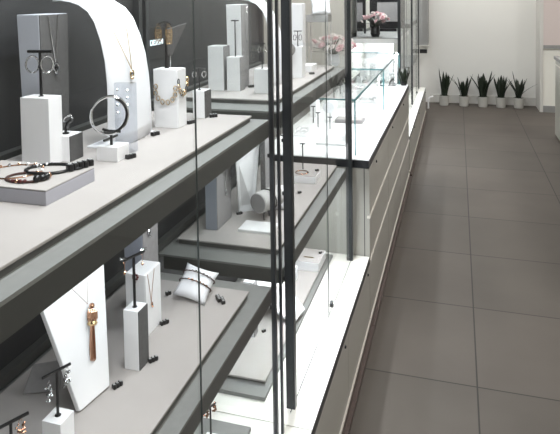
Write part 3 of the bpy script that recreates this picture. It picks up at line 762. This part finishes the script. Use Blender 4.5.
# ---- bottom deck, second cabinet
small_tray(-.690, -.585, 2.53, 2.67, PD, .040, 'small grey-white tray on the bottom deck')
r = empty('chain_bracelet', (-.640, 2.575, PD + .040), label='gold link pieces on the bottom-deck tray', cat='bracelet')
for k in range(5): mb(M['gold']).ring((-.02 + k * .009, 0, .0014), .004, .0012, 'z', n=10, k=5).build('link', M['gold'], r)
price_marker(-.600, 2.63, PD + .040, 1.2, 2, 'black price cubes on the bottom-deck tray')
slab_board((-.580, 2.09, PD + .001), (-.530 - .035, 2.20, PD + .001), (-.80, 2.12, PD + .10), (-.76, 2.36, PD + .10), .010, 'necklace_board', 'white leaning board on the bottom deck behind the thick post')
price_marker(-.605, 2.24, PD, 1., 3, 'black price cubes behind the bottom-deck board')
pedestal(-.690, -.662, 2.43, 2.455, PD, .055, 'tiny white block on the bottom deck before the tray', front=None)
tstand(-.676, 2.443, PD + .055, .05, .008, .1, 'gold tipped tiny stand before the bottom-deck tray', .003, m='gold')
pedestal(-.735, -.695, 1.975, 2.015, PD, .20, 'tall white block on the bottom deck, seen under the lower shelf', front='fabricmid')
price_marker(-.675, 2.02, PD, 1., 2, 'black price cubes beside the tall block on the bottom deck')
# bottom deck, nearest cabinet
pedestal(-.66, -.62, 1.43, 1.47, ZL + .012, .04, 'low white block on the nearest bottom deck', front=None)
tstand(-.640, 1.45, ZL + .052, .088, .020, 1.2, 'black T stand with rose studs at the bottom of the picture', .0028)
earring(-.646, 1.438, ZL + .138, .008, 'rose', 'rose curl earring, near one at the bottom of the picture', 'rose curl earrings at the bottom', 0, 'cluster')
earring(-.634, 1.464, ZL + .142, .008, 'rose', 'rose curl earring, far one at the bottom of the picture', 'rose curl earrings at the bottom', 0, 'cluster')

# ------------------------------------------------------------------ things inside the glass cases
ZQ = .812
def ring_tray(x, y, nx, ny, label):
    r = empty('ring_tray', (x, y, ZQ), label=label, cat='ring tray', group='white ring trays in the glass cases')
    w, l = nx * .026 / 2 + .01, ny * .026 / 2 + .01
    mb(M['white']).box(-w, -l, 0, w, l, .012, bev=.001).build('body', M['white'], r)
    return r, w, l
first = {}
def ring_in_tray(x, y, z, label, group):
    if 'r' not in first:
        r = empty('ring', (x, y, z), label=label, cat='ring', group=group)
        mb(M['silver']).ring((0, 0, .008), .0085, .0014, 'y', n=18, k=6).build('band', M['silver'], r)
        mb(M['silver']).ball((0, 0, .0185), .0034, sub=1).build('stone', M['silver'], r); first['r'] = r
    else:
        r = copy_tree(first['r']); r.location = (x, y, z); r['label'] = label; r['group'] = group
    r.rotation_euler.z = random.uniform(-.5, .5)
for ti, (x, y, nx, ny, lab) in enumerate(((-.62, 3.10, 6, 5, 'large white ring tray, nearest in the first glass case'), (-.84, 3.25, 3, 5, 'white ring tray at the back of first glass case'),
        (-.58, 3.86, 4, 5, 'white ring tray at the far end of first glass case'), (-.62, 4.35, 6, 6, 'white ring tray, nearest in the second glass case'), (-.80, 4.80, 5, 7, 'white ring tray at the far end of second glass case'))):
    ring_tray(x, y, nx, ny, lab)
    for i in range(nx):
        for j in range(ny):
            if random.random() < .75:
                ring_in_tray(x + (i - (nx - 1) / 2) * .026, y + (j - (ny - 1) / 2) * .026, ZQ + .012, 'silver ring standing in the %s' % lab, 'rings in the %s' % lab)
# bracelet display roll, necklace stand, box
r = empty('bracelet_roll', (-.745, 3.58, ZQ), label='round white bracelet roll in the first glass case', cat='bracelet roll')
mb(M['leather']).lathe([(.034, -.04), (.038, -.035), (.038, .035), (.034, .04)], 28, Matrix.Translation((0, 0, .10)) @ Matrix.Rotation(PI / 2, 4, 'X')).build('roll', M['leather'], r)
mb(M['lampbody']).tube([(0, 0, 0), (0, 0, .065)], .008, 10).build('post', M['lampbody'], r)
mb(M['lampbody']).lathe([(.03, 0), (.03, .004), (.01, .006)], 20).build('foot', M['lampbody'], r)
r = empty('watch_box', (-.63, 3.62, ZQ), label='low grey case behind the bracelet roll in first glass case', cat='box')
mb(M['fabricmid']).box(-.085, -.05, 0, .085, .05, .022, bev=.002).build('body', M['fabricmid'], r)
mb(M['felt']).box(-.075, -.04, .022, .075, .04, .024).build('lining', M['felt'], r)
for k, (x, y, h) in enumerate(((-.845, 3.55, .10), (-.79, 3.44, .085), (-.71, 3.40, .07))):
    tstand(x, y, ZQ, h, .014, .2, ('leftmost grey T stand in the first glass case', 'middle grey T stand in the first glass case', 'rightmost grey T stand in the first glass case')[k], .003, group='grey T stands in the first glass case')
tallblock(-.90, -.86, 3.7, 3.8, ZQ, .13, 0, 'white necklace block at the back of first glass case', 'white', 'white')
for k, (x, y, lab) in enumerate(((-.62, 5.09, 'dark curved bracelet stand at the far end of second glass case'), (-.53, 5.12, 'dark arched bracelet stand beside the counter end'))):
    r = empty('bracelet_stand', (x, y, ZQ), label=lab, cat='bracelet stand')
    mb(M['fabric']).tube([(-.03, 0, .008), (-.02, 0, .02), (0, 0, .03), (.02, 0, .05), (.03, 0, .052)] if k == 0 else [(-.02, 0, .004), (-.018, 0, .03), (0, 0, .055), (.018, 0, .06)], .008, 10).build('arm', M['fabric'], r)
    mb(M['fabric']).box(-.035, -.02, 0, .03, .02, .006, bev=.001).build('foot', M['fabric'], r)
for k, (x, y) in enumerate(((-.85, 4.22), (-.80, 4.5), (-.88, 4.62))):
    tstand(x, y, ZQ, .12 + .03 * k, .02, .3, ('nearest grey T stand in the second glass case', 'middle grey T stand in the second glass case', 'farthest grey T stand in the second glass case')[k], .003, group='grey T stands in the second glass case')

# ------------------------------------------------------------------ plants
def sword_leaf(b, base, ang, lean, h, w, m):
    n = 7; pts = []
    d = Vector((math.cos(ang), math.sin(ang), 0)); sd = Vector((-d.y, d.x, 0)); rows = []
    tw = random.uniform(-.5, .5)
    for i in range(n + 1):
        t = i / n; c = Vector(base) + d * (lean * t ** 1.6) + Vector((0, 0, h * (t - .12 * lean / max(h, .01) * t * t)))
        ww = w * (.55 + 1.3 * t - .2 * t * t) * (1 - t ** 4) * .62 + .0006
        s = (sd * math.cos(tw * t) + d * math.sin(tw * t))
        rows.append((b.bm.verts.new(c - s * ww + d * ww * .35), b.bm.verts.new(c - d * .0015), b.bm.verts.new(c + s * ww + d * ww * .35), b.bm.verts.new(c + d * .0015)))
    for A, B in zip(rows, rows[1:]):
        for k in range(4): b.bm.faces.new((A[k], A[(k + 1) % 4], B[(k + 1) % 4], B[k]))
    b.bm.faces.new(rows[0]); b.bm.faces.new(rows[-1][::-1])
def snake_plant(x, y, z, label, leaves, s=1., group='potted snake plants along the back wall', pot=True, potm='pot', r0=.068, hp=.14, cat='potted plant'):
    r = empty('potted_snake_plant', (x, y, z), label=label, cat=cat, group=group)
    q = s
    mb(M[potm]).lathe([(r0 * .86 * q, 0), (r0 * .9 * q, .006), (r0 * q, (hp - .02) * q), (r0 * 1.06 * q, (hp - .018) * q), (r0 * 1.06 * q, hp * q), (r0 * .95 * q, hp * q), (r0 * .95 * q, (hp - .012) * q)], 28).build('pot', M[potm], r)
    mb(M['soil']).lathe([(.001, (hp - .014) * q), (r0 * .94 * q, (hp - .014) * q), (r0 * .94 * q, (hp - .008) * q), (.001, (hp - .006) * q)], 20).build('soil', M['soil'], r)
    for (a, lean, h, w) in leaves:
        b = mb(M['leaf']); rr = random.uniform(.008, .042) * q
        sword_leaf(b, (rr * math.cos(a), rr * math.sin(a), (hp - .012) * q), a, lean * q, h * q, w * q, None)
        b.build('leaf', M['leaf'], r)
def LV(n, hmin, hmax, lean, w=.022): return [(random.uniform(0, 2 * PI), random.uniform(.2, 1) * lean, random.uniform(hmin, hmax), random.uniform(.8, 1.2) * w) for _ in range(n)]
snake_plant(-.184, 8.75, 0, 'leftmost snake plant in white pot, narrow upright leaves', LV(11, .24, .36, .06, .034) + [(PI, .04, .40, .03), (0, .10, .32, .03)])
snake_plant(.085, 8.75, 0, 'second snake plant from the left, one long leaf leaning left', LV(10, .17, .30, .10, .032) + [(PI, .19, .31, .024), (.1, .08, .33, .03), (PI, .10, .26, .028)])
snake_plant(.338, 8.75, 0, 'middle snake plant of five, broad fan of leaves', LV(12, .22, .34, .13, .038) + [(PI, .15, .32, .036), (0, .14, .34, .036), (.1, .08, .38, .036)])
snake_plant(.572, 8.75, 0, 'fourth snake plant from the left, short dense leaves', LV(13, .18, .32, .08, .034) + [(0, .12, .27, .026)])
snake_plant(.80, 8.75, 0, 'rightmost snake plant, long leaf leaning right', LV(11, .18, .30, .12, .032) + [(0, .27, .26, .022), (PI, .13, .27, .026), (PI, .06, .38, .028)])
# small dark plants at the counter and on the glass case
snake_plant(-.437, 5.16, .812, 'small dark leafy plant at the far end of low counter', LV(10, .10, .16, .04, .022), .9, None, potm='black', r0=.03, hp=.04)
snake_plant(-.640, 3.32, 1.085, 'small dark spiky plant on top of the first glass case', [(.3, .07, .085, .012), (.8, .05, .10, .012), (-.4, .06, .06, .012), (2.4, .03, .07, .012), (1.5, .05, .08, .012), (3.2, .04, .06, .012), (0, .02, .09, .012)], 1., None, potm='black', r0=.022, hp=.018)

def bouquet(x, y, z, rad, n, label, vase, cols, h, vr, vh, cat='flower arrangement'):
    r = empty('flower_arrangement', (x, y, z), label=label, cat=cat)
    mb(M[vase]).lathe([(vr * .7, 0), (vr, vh * .3), (vr * .85, vh * .8), (vr * .95, vh), (vr * .8, vh), (vr * .7, vh * .8)], 24).build('vase', M[vase], r)
    for k in range(n):
        a = k * 2.399; u = math.sqrt((k + .5) / n); px, py = rad * u * math.cos(a), rad * u * math.sin(a)
        pz = h - .45 * rad * u * u + random.uniform(-.02, .02)
        b = mb(M['leafedge']); b.tube([(0, 0, vh * .8), (px * .4, py * .4, (vh + pz) / 2), (px, py, pz - .01)], .0015, 5); b.build('stem', M['leafedge'], r)
        m = M[cols[k % len(cols)]]; q = rad * random.uniform(.15, .24)
        b = mb(m); T = Matrix.Translation((px, py, pz)) @ Euler((-py / rad * 1.0, px / rad * 1.0, a)).to_matrix().to_4x4()
        for ring_, cnt, tilt in ((1, 7, .25), (.65, 5, .8), (.3, 3, 1.2)):
            for j in range(cnt):
                t = j * 2 * PI / cnt + ring_
                b.ball((0, 0, 0), q * .5, sub=1, sc=(1, .7, .18), mtx=T @ Matrix.Rotation(t, 4, 'Z') @ Matrix.Translation((q * .55 * ring_, 0, q * .25 * (1.2 - ring_))) @ Matrix.Rotation(-tilt, 4, 'Y'))
        b.build('flower', m, r)
    for k in range(max(6, n // 2)):
        a = k * 2.1; b = mb(M['leaf']); rr = rad * .5
        sword_leaf(b, (0, 0, vh), a, rad * random.uniform(.7, 1.05), (h - vh) * random.uniform(.35, .9), .022 * rad / .12, None)
        b.build('leaf', M['leaf'], r)
bouquet(-.845, 4.18, 1.087, .165, 40, 'pale pink and white bouquet in a pale vase on the glass cases', 'vase', ['petalw', 'petal', 'petalw'], .20, .05, .085)
bouquet(-.715, 5.48, 1.20, .125, 26, 'pink and white flowers in a black pot beyond the glass cases', 'black', ['petal', 'petalw', 'petal'], .21, .045, .10)
# shelf / mirror in the third cabinet that carries the pot
r = empty('mirror_panel', (-.88, 5.66, 1.20), label='dark framed mirror panel reflecting the pink flowers', cat='mirror')
mb(M['mirror']).box(-.004, -.22, 0, .004, .26, .6).build('mirror_glass', M['mirror'], r)
mb(M['black']).box(-.010, .26, 0, .012, .30, .62).build('frame', M['black'], r)
r = empty('display_screen', (-.70, 6.30, 1.20), label='black screen board standing behind the pink flowers', cat='screen')
mb(M['black']).box(-.17, -.01, .03, .17, .01, .75).build('panel', M['black'], r)
mb(M['fabricmid']).box(-.10, -.014, .10, .12, -.010, .30).build('grey_insert', M['fabricmid'], r)
mb(M['black']).box(-.1, -.05, 0, .1, .05, .03).build('foot', M['black'], r)

for k in range(12):
    x, y = -.86 + .105 * (k % 4), 5.42 + .22 * (k // 4)
    place = '%s of the %s row' % (('leftmost', 'second from left', 'second from right', 'rightmost')[k % 4], ('front', 'middle', 'rear')[k // 4])
    pedestal(x - .022, x + .022, y, y + .04, ZW, .06 + .055 * (k // 4) + .02 * (k % 2), 'white block beyond the counter, ' + place, front=None, group='white blocks beyond the low counter')
    tstand(x, y + .02, ZW + .06 + .055 * (k // 4) + .02 * (k % 2), .055, .016, .2, 'silver T stand beyond the counter, ' + place, .002, group='tiny T stands beyond the low counter', m='silver')
tallblock(-.90, -.62, 6.10, 6.13, ZW, .36, 0, 'wide white display panel at the rear of lower shelf beyond counter', 'white', 'white')
# far end: grey wall board, bar, bent tube
r = empty('wall_board', (-.455, 8.62, .86), label='grey board hanging at the end of tall cabinets, before back wall', cat='board')
mb(M['grey']).hull([(-.07, -.01, 0), (.062, -.01, 0), (.062, .30, 0), (-.07, .30, 0)], [(-.07, -.01, 1.9), (.062, -.01, 1.9), (.062, .30, 1.9), (-.07, .30, 1.9)]).build('panel', M['grey'], r)
mb(M['base']).box(-.075, -.02, -.012, .068, .31, 0).build('bottom_rail', M['base'], r)
mb(M['black']).box(-.475 + .6635, .785, .80, -.380 + .6635, .815, .852, bev=.003).build('handle', M['black'], far_cabinet)
r = empty('bent_tube', (-.385, 8.45, 0), label='white bent tube leg standing by the far end cabinet', cat='tube')
mb(M['white']).tube([(0, 0, 0), (.0, 0, .11), (.008, 0, .14), (.03, 0, .160), (.06, .03, .165)], .012, 10).build('tube', M['white'], r)

# ------------------------------------------------------------------ lights
def area(name, loc, sx, sy, power, rot=(0, 0, 0), col=(1, 1, 1)):
    l = bpy.data.lights.new(name, 'AREA'); l.shape = 'RECTANGLE'; l.size = sx; l.size_y = sy; l.energy = power; l.color = col
    o = bpy.data.objects.new(name, l); COL.objects.link(o); o.location = loc; o.rotation_euler = rot
    return o
COOL = (.91, .96, 1.0); WARM = (1.0, .975, .935)
for k, (y0, pw) in enumerate(((.44, 1.), (1.62, 1.3), (5.27, 1.6), (6.68, .8))):
    ym = y0 + .59
    # lamp rails tilt towards the back board
    area('cabinet_top_lamp', (XG - .05, ym, TOP - .025), .03, 1.0, 15.5 * pw, (0, .30, 0), COOL)
    area('upper_shelf_lamp', (XG - .06, ym, (1.20 if k == 2 else ZU) - .056), .02, .95, 2.9 * pw * (3 if k == 2 else 1), (0, .35, 0), COOL)
    area('lower_shelf_lamp', (XG - .06, ym, ZW - .054), .02, .95, 5. * pw, (0, .25, 0), COOL)
for y0, y1 in ((2.868, 4.045), (4.055, 5.20)):
    area('case_lamp', (-.494, (y0 + y1) / 2, 1.062), .012, y1 - y0 - .06, 5.5, (0, .35, 0), COOL)
i = 0
for x in (-1.9, .30, 2.2):
    for y in (.6, 3.4, 6.4, 8.2):
        r = empty('ceiling_light', (x, y, ZC), label='recessed square ceiling light panel above the shop floor', cat='ceiling light', group='ceiling lights')
        mb(M['lampbody']).box(-.17, -.17, -.012, .17, .17, 0).build('housing', M['lampbody'], r)
        area('ceiling_lamp', (x, y, ZC - .02), .3, .3, 21 if y < 8 else 26, (0 if y < 8 else .8, 0, 0), WARM)
w = bpy.data.worlds.new('World'); scn.world = w; w.use_nodes = True
w.node_tree.nodes['Background'].inputs[0].default_value = (1, .98, .95, 1); w.node_tree.nodes['Background'].inputs[1].default_value = .05

# ------------------------------------------------------------------ camera
f, cx, cy, yaw, pit, rol, H = 600., 275.24, 20.42, -.2951, -.0435, -.0147, 1.6
fw = Vector((math.sin(yaw) * math.cos(pit), math.cos(yaw) * math.cos(pit), math.sin(pit)))
r0 = Vector((math.cos(yaw), -math.sin(yaw), 0)); u0 = r0.cross(fw)
rr = math.cos(rol) * r0 + math.sin(rol) * u0; uu = -math.sin(rol) * r0 + math.cos(rol) * u0
cd = bpy.data.cameras.new('Camera'); co = bpy.data.objects.new('Camera', cd); COL.objects.link(co)
mw = Matrix((rr, uu, -fw)).transposed().to_4x4(); mw.translation = (0, 0, H); co.matrix_world = mw
cd.sensor_fit = 'HORIZONTAL'; cd.sensor_width = 36; cd.lens = f * 36 / 560
cd.shift_x = (280 - cx) / 560; cd.shift_y = (cy - 217) / 560; cd.clip_start = .05
scn.camera = co
scn.view_settings.view_transform = 'Standard'; scn.view_settings.look = 'None'; scn.view_settings.gamma = 1
scn.view_settings.use_curve_mapping = False; scn.view_settings.exposure = 0
scn.cycles.use_denoising = True; scn.cycles.max_bounces = 8; scn.cycles.transparent_max_bounces = 48
scn.cycles.sample_clamp_indirect = 4; scn.cycles.caustics_reflective = False; scn.cycles.caustics_refractive = False
